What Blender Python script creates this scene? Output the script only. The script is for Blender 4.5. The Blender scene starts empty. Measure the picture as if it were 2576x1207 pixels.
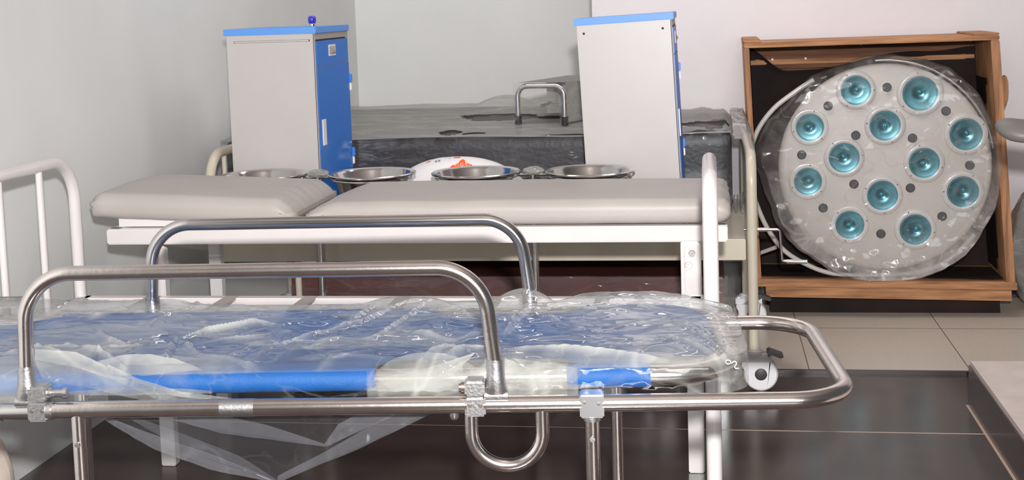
import bpy, bmesh, math, random
import numpy as np
from math import sin, cos, pi, radians, sqrt, atan2, tan
from mathutils import Vector, Matrix, noise
random.seed(7)
C = bpy.context.scene.collection
sc = bpy.context.scene

# ------------------------------------------------------------------ camera
cam = bpy.data.cameras.new('camera'); co = bpy.data.objects.new('camera', cam); C.objects.link(co)
cam.sensor_width = 36; cam.lens = 3300/2576*36; cam.shift_y = -271.5/2576
cam.clip_start = .05; cam.clip_end = 60
co.matrix_world = Matrix.Translation((0, 0, 1.35)) @ (Matrix.Rotation(radians(8.6), 4, 'Z') @
                  Matrix.Rotation(pi/2-radians(5.5), 4, 'X') @ Matrix.Rotation(-math.atan(.032), 4, 'Z'))
sc.camera = co
# ------------------------------------------------------------------ light and exposure
w = bpy.data.worlds.new('world'); sc.world = w; w.use_nodes = True
w.node_tree.nodes['Background'].inputs[0].default_value = (.93, .96, 1, 1)
w.node_tree.nodes['Background'].inputs[1].default_value = .10
def area(name, loc, target, sx, sy, watts, col=(1, 1, 1), shape='RECTANGLE', spread=pi):
    l = bpy.data.lights.new(name, 'AREA'); l.shape = shape; l.size = sx
    if shape == 'RECTANGLE': l.size_y = sy
    l.energy = watts; l.color = col; l.spread = spread
    o = bpy.data.objects.new(name, l); C.objects.link(o); o.location = loc
    o.rotation_euler = (Vector(target)-Vector(loc)).to_track_quat('-Z', 'Y').to_euler()
    return o
area('camera_flash', (.06, -.10, 1.63), (-.5, 5.5, 1.0), .09, .09, 172, (1, .98, .965), 'DISK')
area('rear_fill', (1.6, -3.4, 2.0), (-.8, 5.5, 1.1), 2.6, 1.5, 100, (.95, .985, 1))  # not a real window: soft fill added behind the camera
area('back_wall_fill', (-.3, 4.9, 3.1), (-.4, 6.4, 1.3), 2.6, .9, 40, (1, .96, .95))  # not a room lamp: fill added to brighten the back walls
vs = sc.view_settings
vs.view_transform = 'Standard'; vs.look = 'None'; vs.gamma = 1; vs.use_curve_mapping = False; vs.exposure = 0
try: sc.cycles.transparent_max_bounces = 24
except Exception: pass

# ------------------------------------------------------------------ materials
def lin(c): return tuple(((v/255)/12.92 if v/255 <= .04045 else ((v/255+.055)/1.055)**2.4) for v in c)+(1,)
def mat(name, rgb, rough=.5, metal=0, bump=0, bscale=60, var=0, vscale=8, coat=0, stretch=(1, 1, 1), rgb2=None, spec=.5):
    m = bpy.data.materials.new(name); m.use_nodes = True
    nt = m.node_tree; b = nt.nodes['Principled BSDF']
    b.inputs['Roughness'].default_value = rough; b.inputs['Metallic'].default_value = metal
    b.inputs['Base Color'].default_value = lin(rgb)
    b.inputs['Specular IOR Level'].default_value = spec
    if coat: b.inputs['Coat Weight'].default_value = coat; b.inputs['Coat Roughness'].default_value = .08
    tc = nt.nodes.new('ShaderNodeTexCoord'); mp = nt.nodes.new('ShaderNodeMapping')
    mp.inputs['Scale'].default_value = stretch; nt.links.new(tc.outputs['Object'], mp.inputs[0])
    if var or rgb2:
        n = nt.nodes.new('ShaderNodeTexNoise'); n.inputs['Scale'].default_value = vscale; n.inputs['Detail'].default_value = 6
        nt.links.new(mp.outputs[0], n.inputs['Vector'])
        r = nt.nodes.new('ShaderNodeValToRGB'); a = lin(rgb)
        r.color_ramp.elements[0].position = .32; r.color_ramp.elements[1].position = .68
        r.color_ramp.elements[0].color = lin(rgb2) if rgb2 else tuple(v*(1-var) for v in a[:3])+(1,)
        r.color_ramp.elements[1].color = a if rgb2 else tuple(min(1, v*(1+var)) for v in a[:3])+(1,)
        nt.links.new(n.outputs['Fac'], r.inputs[0]); nt.links.new(r.outputs[0], b.inputs['Base Color'])
    if bump:
        n2 = nt.nodes.new('ShaderNodeTexNoise'); n2.inputs['Scale'].default_value = bscale; n2.inputs['Detail'].default_value = 5
        nt.links.new(mp.outputs[0], n2.inputs['Vector'])
        bp = nt.nodes.new('ShaderNodeBump'); bp.inputs['Strength'].default_value = bump; bp.inputs['Distance'].default_value = .004
        nt.links.new(n2.outputs['Fac'], bp.inputs['Height']); nt.links.new(bp.outputs[0], b.inputs['Normal'])
    return m
def film(name, veil=.45, lo=.5, hi=.62, base=.04, crease=.5, cw=.035, hazecol=(215, 218, 222), gloss=.05, fres=.3, rough=.07, bscale=5, bstr=.8, bdist=.03, stretch=(1, 1, 1), tint=(246, 248, 250), hscale=4, cscale=3):
    """clear polythene: transparent; milky haze coloured in for doubled layers and ceiling reflection; pale creases; sharp glints on a crumpled surface"""
    m = bpy.data.materials.new(name); m.use_nodes = True; nt = m.node_tree; N = nt.nodes; L = nt.links
    N.remove(N['Principled BSDF']); out = N['Material Output']
    tc = N.new('ShaderNodeTexCoord'); mp = N.new('ShaderNodeMapping'); mp.inputs['Scale'].default_value = stretch
    L.new(tc.outputs['Object'], mp.inputs[0])
    def nz(scale, detail, dist, typ='FBM'):
        n = N.new('ShaderNodeTexNoise'); n.noise_type = typ
        n.inputs['Scale'].default_value = scale; n.inputs['Detail'].default_value = detail; n.inputs['Distortion'].default_value = dist
        L.new(mp.outputs[0], n.inputs['Vector']); return n.outputs['Fac']
    def rng(src, a, b, c, d, smooth=True):
        r = N.new('ShaderNodeMapRange'); r.interpolation_type = 'SMOOTHSTEP' if smooth else 'LINEAR'
        for k, v in zip(('From Min', 'From Max', 'To Min', 'To Max'), (a, b, c, d)): r.inputs[k].default_value = v
        L.new(src, r.inputs['Value']); return r.outputs[0]
    def math2(op, a, b):
        q = N.new('ShaderNodeMath'); q.operation = op; q.use_clamp = op == 'ADD'
        for i, v in enumerate((a, b)):
            if isinstance(v, (int, float)): q.inputs[i].default_value = v
            else: L.new(v, q.inputs[i])
        return q.outputs[0]
    area_ = rng(nz(hscale, 5, 1.0), lo, hi, base, veil)
    c1 = math2('ABSOLUTE', math2('SUBTRACT', nz(cscale, 2, .6), .5), 0); c2 = math2('ABSOLUTE', math2('SUBTRACT', nz(cscale*2.7, 3, .9), .5), 0)
    l1 = rng(c1, 0, cw, crease, 0); l2 = rng(c2, 0, cw*.8, crease*.6, 0)
    at = N.new('ShaderNodeAttribute'); at.attribute_name = 'veil'
    fac = math2('ADD', math2('ADD', area_, at.outputs['Fac']), math2('ADD', l1, l2))
    r1 = nz(bscale, 3, .5, 'RIDGED_MULTIFRACTAL'); r2 = nz(bscale*3.3, 3, .8, 'RIDGED_MULTIFRACTAL')
    bp = N.new('ShaderNodeBump'); bp.inputs['Strength'].default_value = bstr; bp.inputs['Distance'].default_value = bdist
    L.new(math2('ADD', math2('MULTIPLY', r1, .35), math2('MULTIPLY', r2, .12)), bp.inputs['Height'])
    tr = N.new('ShaderNodeBsdfTransparent'); tr.inputs[0].default_value = lin(tint)
    df = N.new('ShaderNodeBsdfDiffuse'); df.inputs[0].default_value = lin(hazecol)
    tl = N.new('ShaderNodeBsdfTranslucent'); tl.inputs[0].default_value = lin(hazecol)
    md = N.new('ShaderNodeMixShader'); md.inputs[0].default_value = .4; L.new(df.outputs[0], md.inputs[1]); L.new(tl.outputs[0], md.inputs[2])
    m1 = N.new('ShaderNodeMixShader'); L.new(fac, m1.inputs[0]); L.new(tr.outputs[0], m1.inputs[1]); L.new(md.outputs[0], m1.inputs[2])
    gl = N.new('ShaderNodeBsdfGlossy'); gl.inputs['Roughness'].default_value = rough; L.new(bp.outputs[0], gl.inputs['Normal'])
    lw = N.new('ShaderNodeLayerWeight'); lw.inputs['Blend'].default_value = .2
    g = math2('ADD', math2('MULTIPLY', lw.outputs['Fresnel'], fres), gloss)
    m2 = N.new('ShaderNodeMixShader'); L.new(g, m2.inputs[0]); L.new(m1.outputs[0], m2.inputs[1]); L.new(gl.outputs[0], m2.inputs[2])
    L.new(m2.outputs[0], out.inputs[0])
    return m

M = dict(
 wall=mat('wall_paint_green_grey', (222, 223, 222), .55, bump=.15, bscale=35, var=.025, vscale=3),
 wall2=mat('wall_paint_white', (210, 204, 207), .6, bump=.25, bscale=30, var=.03, vscale=4),
 dark_tile=mat('dark_tile', (74, 63, 61), .2, var=.13, vscale=9, spec=.5, bump=.03, bscale=300),
 light_tile=mat('light_tile', (204, 192, 180), .35, var=.05, vscale=120),
 grout=mat('grout', (190, 165, 150), .8), grout_dark=mat('grout_dark', (88, 80, 74), .8),
 skirting=mat('skirting_tile', (74, 66, 66), .3),
 step_top=mat('step_tile', (222, 208, 202), .5, var=.07, vscale=10, rgb2=(206, 192, 186)),
 chrome=mat('stainless_steel', (222, 214, 209), .20, 1, bump=.05, bscale=90, var=.06, vscale=25),
 chrome2=mat('polished_steel', (208, 204, 202), .16, 1),
 alu=mat('cast_aluminium', (198, 196, 196), .36, 1, bump=.2, bscale=160),
 bracket=mat('bracket_aluminium', (225, 225, 228), .3, 1),
 brass=mat('bolt_brass', (170, 152, 134), .38, 1),
 white=mat('white_enamel', (220, 214, 213), .28, var=.02, vscale=9, coat=.3),
 cream=mat('cream_enamel', (200, 190, 172), .32, var=.03, vscale=9, coat=.2),
 deck=mat('deck_grey_beige', (176, 166, 146), .5),
 vinyl=mat('grey_vinyl', (178, 171, 166), .45, bump=.15, bscale=220, var=.04, vscale=5),
 board=mat('white_board', (225, 220, 220), .6),
 blue=mat('blue_canvas', (24, 92, 160), .55, bump=.3, bscale=420, var=.06, vscale=14),
 seam=mat('canvas_seam', (42, 86, 175), .6),
 cab=mat('cabinet_white', (190, 184, 182), .38, var=.015, vscale=12),
 cab_grey=mat('cabinet_frame_grey', (168, 160, 155), .5),
 cab_top=mat('cabinet_lid_blue', (92, 152, 226), .45),
 cab_door=mat('cabinet_door_blue', (28, 114, 208), .4, var=.04, vscale=30),
 hinge=mat('hinge_blue', (60, 130, 220), .4),
 handle=mat('handle_white', (238, 230, 222), .4),
 dark=mat('dark_gap', (30, 24, 26), .7),
 bottle=mat('blue_glass', (52, 44, 176), .15, coat=.6),
 black=mat('black_leatherette', (38, 34, 36), .42, bump=.3, bscale=60),
 rubber=mat('black_rubber', (30, 28, 28), .6),
 brown=mat('brown_cardboard', (96, 52, 46), .4, var=.15, vscale=6, coat=.5),
 wood=mat('crate_wood', (198, 144, 100), .75, bump=.6, bscale=18, vscale=4, stretch=(1, 4, 14), rgb2=(130, 88, 60)),
 woodv=mat('crate_wood_upright', (192, 140, 98), .75, bump=.6, bscale=18, vscale=4, stretch=(14, 4, 1), rgb2=(136, 96, 68)),
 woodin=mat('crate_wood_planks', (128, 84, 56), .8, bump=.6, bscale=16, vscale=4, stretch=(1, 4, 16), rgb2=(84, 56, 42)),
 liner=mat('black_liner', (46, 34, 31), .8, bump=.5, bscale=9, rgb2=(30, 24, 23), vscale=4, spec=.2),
 lamp=mat('lamp_enamel', (206, 196, 188), .55, var=.02, vscale=5),
 ring=mat('lamp_ring', (202, 194, 188), .3, coat=.3),
 reflector=mat('teal_reflector', (78, 122, 130), .28, .7, var=.2, vscale=20),
 lensrim=mat('cyan_glass_rim', (70, 150, 168), .12, coat=1),
 bulb=mat('bulb_glass', (80, 165, 175), .08, .6),
 yoke=mat('yoke_enamel', (190, 184, 178), .3, coat=.4),
 castor=mat('castor_white', (232, 230, 234), .4),
 castor_g=mat('castor_grey', (176, 170, 168), .5),
 pedal=mat('pedal_grey', (66, 62, 64), .5),
 orange=mat('orange_print', (236, 92, 34), .6),
 ink=mat('black_ink', (60, 58, 66), .6), pale=mat('pale_print', (236, 214, 204), .6),
 sack=mat('white_woven_sack', (228, 224, 224), .45, bump=.2, bscale=180),
 arm=mat('grey_padding', (112, 108, 106), .45),
 paper=mat('kraft_sack', (206, 190, 178), .7, bump=.4, bscale=20),
 marker=mat('white_marker', (240, 240, 244), .5),
 film=film('clear_polythene', veil=.36, lo=.42, hi=.60, base=.07, crease=.14, cw=.022, gloss=.06, fres=.18, rough=.05, bstr=1.0, stretch=(.7, 1.3, 1), hazecol=(214, 214, 208), hscale=3.6, cscale=3.2, bscale=4),
 film_hang=film('clear_polythene_hanging', veil=.10, lo=.42, hi=.66, base=.03, crease=.05, cw=.02, gloss=.05, fres=.12, rough=.05, bstr=1.0, hazecol=(180, 180, 188), hscale=3.5, cscale=3, bscale=5),
 film_grey=film('grey_polythene', veil=.78, lo=.3, hi=.6, base=.56, crease=.2, gloss=.03, rough=.2, bscale=8, bstr=.5, hscale=6, cscale=5, stretch=(.35, 2, 2), hazecol=(184, 182, 178)),
 film_dark=film('tight_polythene', veil=.16, lo=.45, hi=.7, base=.05, crease=.10, cw=.02, gloss=.03, fres=.08, rough=.12, bscale=9, bstr=.7, hscale=6, cscale=6, stretch=(.5, 1, 1.8), hazecol=(180, 175, 180)),
 film_lamp=film('lamp_polythene', veil=.10, lo=.5, hi=.7, base=.015, crease=.16, cw=.016, gloss=.022, fres=.08, rough=.10, bscale=5, bstr=.9, hscale=4, cscale=3.2, hazecol=(215, 208, 204)),
)

# ------------------------------------------------------------------ mesh helpers
class MB:
    def __init__(s): s.v = []; s.f = []; s.m = []; s.mi = 0; s.veil = None
    def add(s, vs, fs):
        o = len(s.v); s.v += [tuple(p) for p in vs]; s.f += [tuple(i+o for i in f) for f in fs]; s.m += [s.mi]*len(fs); return s
    def box(s, x0, x1, y0, y1, z0, z1):
        return s.hexa([(x0, y0, z0), (x1, y0, z0), (x1, y1, z0), (x0, y1, z0), (x0, y0, z1), (x1, y0, z1), (x1, y1, z1), (x0, y1, z1)])
    def hexa(s, p): return s.add(p, [(3, 2, 1, 0), (4, 5, 6, 7), (0, 1, 5, 4), (1, 2, 6, 5), (2, 3, 7, 6), (3, 0, 4, 7)])
    def beam(s, a, b, w, h, up=(0, 0, 1)):
        a = Vector(a); b = Vector(b); d = (b-a).normalized(); sd = d.cross(Vector(up)).normalized(); u = sd.cross(d)
        P = []
        for q in (a, b):
            for i, j in ((-1, -1), (1, -1), (1, 1), (-1, 1)): P.append(q+sd*i*w/2+u*j*h/2)
        return s.add(P, [(0, 1, 2, 3), (7, 6, 5, 4), (0, 4, 5, 1), (1, 5, 6, 2), (2, 6, 7, 3), (3, 7, 4, 0)])
    def tube(s, pts, r, seg=14, closed=False, caps=True):
        P = [Vector(p) for p in pts]; n = len(P); rr = r if isinstance(r, (list, tuple)) else [r]*n
        T = []
        for i in range(n):
            a = P[(i-1) % n] if (closed or i > 0) else P[i]; b = P[(i+1) % n] if (closed or i < n-1) else P[i]
            T.append((b-a).normalized())
        up = Vector((0, 0, 1)) if abs(T[0].z) < .9 else Vector((0, 1, 0))
        nn = (up - T[0]*up.dot(T[0])).normalized(); vs = []
        for i in range(n):
            if i: nn = (nn - T[i]*nn.dot(T[i])).normalized()
            bb = T[i].cross(nn)
            for k in range(seg):
                a = 2*pi*k/seg; vs.append(P[i]+(nn*cos(a)+bb*sin(a))*rr[i])
        fs = []
        for i in range(n if closed else n-1):
            j = (i+1) % n
            for k in range(seg): l = (k+1) % seg; fs.append((i*seg+k, i*seg+l, j*seg+l, j*seg+k))
        if caps and not closed: fs.append(tuple(range(seg))[::-1]); fs.append(tuple((n-1)*seg+k for k in range(seg)))
        return s.add(vs, fs)
    def cyl(s, a, b, r, seg=20, r2=None): return s.tube([a, b], [r, r if r2 is None else r2], seg)
    def lathe(s, prof, c=(0, 0, 0), axis='Z', seg=32, close=False):
        vs = []; fs = []; n = len(prof)
        for (r, h) in prof:
            for k in range(seg):
                a = 2*pi*k/seg; x, y = r*cos(a), r*sin(a)
                p = {'Z': (x, y, h), 'Y': (x, -h, y), 'X': (h, x, y)}[axis]   # axis Y: h counts towards the camera
                vs.append((c[0]+p[0], c[1]+p[1], c[2]+p[2]))
        for i in range(n if close else n-1):
            j = (i+1) % n
            for k in range(seg): l = (k+1) % seg; fs.append((i*seg+k, i*seg+l, j*seg+l, j*seg+k))
        return s.add(vs, fs)
    def grid(s, fn, nu, nv, keep=None):
        vs = [fn(i/nu, j/nv) for i in range(nu+1) for j in range(nv+1)]; fs = []
        for i in range(nu):
            for j in range(nv):
                if keep and not keep((i+.5)/nu, (j+.5)/nv): continue
                a = i*(nv+1)+j; fs.append((a, a+nv+1, a+nv+2, a+1))
        return s.add(vs, fs)
    def prism(s, poly, fn0, fn1):
        n = len(poly); vs = [fn0(p) for p in poly]+[fn1(p) for p in poly]
        return s.add(vs, [tuple(range(n))[::-1], tuple(range(n, 2*n))]+[(i, (i+1) % n, (i+1) % n+n, i+n) for i in range(n)])
    def cushion(s, x0, x1, y0, y1, z0, z1, r, crown=.01, n=(40, 18, 6), disp=None):
        nx, ny, nz = n; S = {}; vs = []; fs = []
        def idx(i, j, k):
            if (i, j, k) in S: return S[i, j, k]
            p = [i/nx, j/ny, k/nz]; lo = (x0, y0, z0); hi = (x1, y1, z1); q = [lo[a]+(hi[a]-lo[a])*p[a] for a in range(3)]
            rz = min(r, (z1-z0)/2*.98)
            c = [min(max(q[a], lo[a]+(rz if a == 2 else r)), hi[a]-(rz if a == 2 else r)) for a in range(3)]
            d = Vector([(q[a]-c[a])/(rz if a == 2 else r) for a in range(3)])
            if d.length > 0: d = d.normalized()*max(abs(t) for t in d)
            v = Vector([c[a]+d[a]*(rz if a == 2 else r) for a in range(3)])
            if k == nz or p[2] > .5: v.z += crown*sin(pi*min(max(p[0], 0), 1))**.3*sin(pi*p[1])**.6*(p[2]-.5)*2 if 0 < p[0] < 1 and 0 < p[1] < 1 else 0
            if disp: v = disp(v, p)
            S[i, j, k] = len(vs); vs.append(v); return S[i, j, k]
        for (A, B, Cn, ff) in ((nx, ny, nz, lambda i, j, k: (i, j, k)), (ny, nz, nx, lambda i, j, k: (k, i, j)), (nz, nx, ny, lambda i, j, k: (j, k, i))):
            for i in range(A):
                for j in range(B):
                    for k, fl in ((0, 1), (Cn, 0)):
                        q = [idx(*ff(*t)) for t in ((i, j, k), (i+1, j, k), (i+1, j+1, k), (i, j+1, k))]
                        fs.append(tuple(q[::-1] if fl else q))
        return s.add(vs, fs)
    def obj(s, name, mats, parent=None, smooth=False, bevel=0, thing=None):
        me = bpy.data.meshes.new(name); inv = thing.inv if thing is not None else None
        me.from_pydata([inv @ Vector(p) for p in s.v] if inv else s.v, [], s.f)
        for m_ in (mats if isinstance(mats, (list, tuple)) else [mats]): me.materials.append(m_)
        for i, p in enumerate(me.polygons): p.material_index = s.m[i]
        if s.veil is not None:
            at = me.attributes.new('veil', 'FLOAT', 'POINT'); at.data.foreach_set('value', [float(q) for q in s.veil])
        if bevel:
            bm = bmesh.new(); bm.from_mesh(me); bmesh.ops.remove_doubles(bm, verts=bm.verts, dist=1e-6)
            ed = [e for e in bm.edges if len(e.link_faces) == 2 and e.calc_face_angle(0) > .6]
            bmesh.ops.bevel(bm, geom=ed, offset=bevel, segments=2, affect='EDGES', clamp_overlap=True)
            bm.to_mesh(me); bm.free()
        me.update()
        if smooth:
            for p in me.polygons: p.use_smooth = True
            try: me.set_sharp_from_angle(angle=radians(42))
            except Exception: pass
        o = bpy.data.objects.new(name, me); C.objects.link(o)
        if parent is not None: o.parent = parent
        return o

def fillet(pts, r, n=8):
    P = [Vector(p) for p in pts]; out = [P[0]]
    for i in range(1, len(P)-1):
        a, b, c = P[i-1], P[i], P[i+1]; u = (a-b).normalized(); v = (c-b).normalized(); ri = r[i-1] if isinstance(r, (list, tuple)) else r
        ang = u.angle(v)
        if ang > 3.1 or ri == 0: out.append(b); continue
        d = min(ri/tan(ang/2), (a-b).length*.49 if i > 1 else (a-b).length*.98, (c-b).length*.49 if i < len(P)-2 else (c-b).length*.98)
        rr = d*tan(ang/2); ce = b+(u+v).normalized()*(rr/sin(ang/2)); s0 = b+u*d-ce; s1 = b+v*d-ce; om = s0.angle(s1)
        for k in range(n+1):
            t = k/n; out.append(ce+(s0*sin((1-t)*om)+s1*sin(t*om))/sin(om))
    out.append(P[-1]); return out

class Thing:
    """an Empty at the thing's base; parts are built in world coordinates (or in its own frame when local=True)"""
    def __init__(s, name, label, cat, loc, rotz=0, group=None, local=False):
        o = bpy.data.objects.new(name, None); C.objects.link(o); o.location = loc; o.rotation_euler = (0, 0, rotz)
        o.empty_display_size = .05; o['label'] = label; o['category'] = cat
        if group: o['group'] = group
        s.o = o; s.mw = Matrix.Translation(loc) @ Matrix.Rotation(rotz, 4, 'Z')
        s.inv = None if local else s.mw.inverted()
    def part(s, name, mb, m_, parent=None, smooth=False, bevel=0, label=None):
        o = mb.obj(name, m_, parent or s.o, smooth, bevel, s)
        if label: o['label'] = label
        return o
def tag(o, label, cat, group=None, kind=None):
    o['label'] = label; o['category'] = cat
    if group: o['group'] = group
    if kind: o['kind'] = kind
    return o
def struct(name, mb, m_, label, cat, **k):
    o = mb.obj(name, m_, **k); o['kind'] = 'structure'; o['label'] = label; o['category'] = cat; return o
def copy_thing(root, loc, rotz, label, group=None):
    r = root.copy(); C.objects.link(r); r.location = loc; r.rotation_euler = (0, 0, rotz); r['label'] = label
    if group: r['group'] = group
    for ch in list(root.children):
        c = ch.copy(); C.objects.link(c); c.parent = r
        for g in list(ch.children):
            d = g.copy(); C.objects.link(d); d.parent = c
    return r
def fbm(x, y, z, o=4): return noise.fractal(Vector((x, y, z)), .9, 2.0, o)
def ridge(x, y, z, o=3):
    s = 0; a = 1; f = 1
    for i in range(o): s += a*(1-2*abs(noise.noise(Vector((x*f, y*f, z*f+i*7.3))))); a *= .5; f *= 2.1
    return s/1.75

# ------------------------------------------------------------------ the room
WX = -2.04
fl = MB(); fl.box(-2.15, 3.4, -4.5, 4.725, -.05, 0); fl.mi = 1; fl.box(-2.15, 3.4, 4.725, 7.7, -.05, .012)
fl.mi = 2   # pale grout lines between the dark tiles
for y in (4.07, 2.87): fl.box(WX, .82, y-.0022, y+.0022, -.01, .0008)
fl.box(.815, .823, 2.2, 4.36, -.01, .001)
fl.mi = 3
for y in (5.33, 5.93): fl.box(WX, 3.2, y-.0015, y+.0015, 0, .0127)
for x in (.90, .34, -.26, -.86, -1.46, 1.5): fl.box(x-.0015, x+.0015, 4.73, 7.6, 0, .0127)
struct('floor', fl, [M['dark_tile'], M['light_tile'], M['grout'], M['grout_dark']], 'dark glossy floor tiles with beige tiles beyond', 'floor')
struct('trim_1', MB().box(WX, 3.2, 4.712, 4.727, 0, .0125), M['skirting'], 'thin dark edge strip between dark and beige floor tiles', 'trim')
struct('wall_left', MB().box(WX-.15, WX, -4.5, 7.65, -.05, 3.3), M['wall'], 'pale green grey wall along the left', 'wall')
struct('wall_back', MB().box(WX-.15, -.512, 7.5, 7.65, -.05, 3.3), M['wall'], 'recessed pale grey back wall behind the left cabinet', 'wall')
struct('wall_right', MB().box(-.512, 3.3, 5.90, 6.05, -.05, 3.3).box(-.512, -.40, 6.05, 7.65, -.05, 3.3), M['wall2'], 'white nearer wall behind the wooden crate', 'wall')
struct('baseboard_right', MB().box(-.505, 3.3, 5.885, 5.90, 0, .17), M['skirting'], 'dark tile skirting at foot of the white wall', 'baseboard')
struct('wall_front', MB().box(WX-.15, 3.45, -4.5, -4.35, -.05, 3.3), M['cab_grey'], 'wall behind the photographer', 'wall')
struct('ceiling', MB().box(WX-.15, 3.45, -4.5, 7.65, 3.3, 3.4), M['cab_grey'], 'white ceiling', 'ceiling')
st = MB(); st.box(.823, 2.4, 2.2, 4.358, 0, .135); st.mi = 1; st.box(.828, 2.4, 2.2, 4.355, .135, .15)
struct('trim_2', st, [M['dark_tile'], M['step_top']], 'low step with dark tiled side and pale top at right', 'step')

# ------------------------------------------------------------------ castor used by the beds
def castor(T, x, y, z_top, s=1.0, face=-1, grey=True):
    r = .058*s; cz = r
    body = MB()
    body.lathe([(0, z_top), (.030*s, z_top), (.032*s, z_top-.006), (.030*s, z_top-.018)], (x, y, 0), 'Z', 24)
    body.box(x-.045*s, x+.062*s, y-.022*s, y+.022*s, .094*s, z_top-.012)
    hs = T.part('castor', body, M['castor_g'] if grey else M['castor'], smooth=False, bevel=.008*s)
    for sg in (-1, 1):
        h = MB(); yy = y+sg*.014*s
        pts = []
        for k in range(25):
            a = -pi*1.05+k/24*pi*1.35; pts.append((x+.022*s+cos(a)*r*.92, cz+sin(a)*r*.92))
        pts += [(x+.055*s, .10*s), (x-.042*s, .10*s), (x-.042*s, .088*s)]
        h.prism(pts, lambda p: (p[0], yy-.013*s, p[1]), lambda p: (p[0], yy+.013*s, p[1]))
        T.part('wheel_cover', h, M['castor'], hs, bevel=.003*s)
        t = MB(); t.lathe([(r*.55, -.010*s), (r, -.010*s), (r*1.0, .010*s), (r*.55, .010*s)], (x+.022*s, yy, cz), 'Y', 36, True)
        T.part('tyre', t, M['castor_g'], hs, smooth=True)
        k_ = MB(); k_.lathe([(0, .016*s), (.017*s, .016*s), (.021*s, .0135*s), (.021*s, -.002*s)], (x+.022*s, yy, cz), 'Y', 28) if sg < 0 else k_.lathe([(0, -.016*s), (.021*s, -.0135*s), (.021*s, .002*s)], (x+.022*s, yy, cz), 'Y', 28)
        T.part('axle_cap', k_, M['pedal'], hs, smooth=True)
    p = MB(); p.beam((x+.044*s, y-.01, z_top-.002), (x+.098*s, y-.01, z_top-.022), .05*s, .014*s); p.box(x+.046*s, x+.056*s, y-.04*s, y-.03*s, z_top-.022, z_top+.004)
    T.part('brake_pedal', p, M['pedal'], hs, bevel=.004)

# ------------------------------------------------------------------ wheeled stretcher trolley (own frame: u along, v back)
SA = radians(4.94); SO = (.147, 2.406, 0)
T = Thing('stretcher_trolley', 'stainless steel patient trolley with raised side rails in the foreground', 'stretcher', SO, SA, local=True)
fr = fillet([(-1.412, 0, .61), (.108, 0, .61), (.113, .593, .61), (-2.02, .593, .61), (-2.02, 0, .61), (-1.50, 0, .606)], [.115, .115, .11, .11], 12)
T.part('frame_rail', MB().tube(fr, .0163, 20), M['chrome'], smooth=True)
T.part('rail_sleeve', MB().tube([(-1.412, 0, .61), (-1.40, 0, .61)], .0195, 20), M['alu'], smooth=True)
T.part('rail_sleeve', MB().tube([(-1.075, 0, .61), (-1.01, 0, .61)], .0168, 20), M['alu'], smooth=True)
T.part('rail_end', MB().tube([(-1.55, 0, .607), (-1.405, 0, .607)], .0150, 18), M['chrome2'], smooth=True)
def guard(v, u0, u1, zt, zb):
    g = T.part('side_rail', MB().tube(fillet([(u0-.008, v, zb), (u0, v, zt), (u1-.008, v, zt-.004), (u1+.012, v, zb)], .095, 14), .0142, 18), M['chrome2' if v > .1 else 'chrome'], smooth=True)
    for u, sg in ((u0-.008, -1), (u1+.012, 1)):
        s_ = MB()   # flattened cast socket: round at the top, wide and flat at the hinge
        n = 20; rings = []
        for (z, a, b, e) in ((zb+.006, .0165, .0165, 0), (zb-.022, .0172, .0172, 0), (zb-.040, .019, .015, 0), (zb-.052, .0215, .0105, 0), (zb-.058, .0215, .0095, 0)):
            rings.append([(u+a*cos(2*pi*k/n), v-.012+b*sin(2*pi*k/n)+.012*(1 if z > zb-.03 else .5), z) for k in range(n)])
        vs = [p for r_ in rings for p in r_]; fs = [(i*n+k, i*n+(k+1) % n, (i+1)*n+(k+1) % n, (i+1)*n+k) for i in range(len(rings)-1) for k in range(n)]
        fs += [tuple(range(n))[::-1], tuple((len(rings)-1)*n+k for k in range(n))]
        s_.add(vs, fs); s_.tube([(u-.022, v-.004, zb-.062), (u+.022, v-.004, zb-.062)], .0105, 16)
        so = T.part('socket', s_, M['alu'], g, smooth=True)
    return g
def clamp(u, v, sg, knob=False):
    b = MB(); b.box(u-.019, u+.019, v-.020, v+.020, .630, .660); b.box(u-.0195, u+.0195, v-.0195, v+.019, .5915, .629)
    c = T.part('clamp', b, M['alu'], bevel=.004)
    s_ = MB()
    for dx in (-.010, .010): s_.lathe([(.0, .0215), (.003, .0215), (.0038, .0195), (.0038, .018)], (u+dx, v, .613), 'Y', 12)
    T.part('screw', s_, M['brass'], c, smooth=True)
    bo = MB(); bo.tube([(u-sg*.019, v-.004, .645), (u-sg*.026, v-.004, .645)], .0095, 14); bo.tube([(u-sg*.026, v-.004, .645), (u-sg*.030, v-.004, .645)], .007, 12)
    if knob: bo.tube([(u-sg*.030, v-.004, .645), (u-sg*.048, v-.004, .645)], .0062, 14); bo.tube([(u-sg*.048, v-.004, .645), (u-sg*.056, v-.004, .645)], .0095, 16)
    T.part('bolt', bo, M['alu' if knob else 'brass'], c, smooth=True)
guard(0, -1.440, -.563, .874, .690)
guard(.593, -1.397, -.527, .866, .690)
clamp(-.590, 0, 1); clamp(-1.425, 0, -1, True); clamp(-.49, .593, -1); clamp(-1.43, .593, 1)
T.part('push_loop', MB().tube(fillet([(-.600, 0, .600), (-.600, 0, .492), (-.467, 0, .492), (-.467, 0, .600)], .066, 16), .0128, 18), M['chrome'], smooth=True)
bk = MB(); bk.box(-.396, -.351, -.0185, .020, .586, .631)
bk_o = T.part('leg_bracket', bk, M['bracket'], bevel=.003)
bs = MB(); [bs.lathe([(0, .0198), (.003, .0198), (.003, .018)], (x, 0, z), 'Y', 12) for x, z in ((-.387, .616), (-.361, .613))]
T.part('screw', bs, M['brass'], bk_o)
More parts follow.
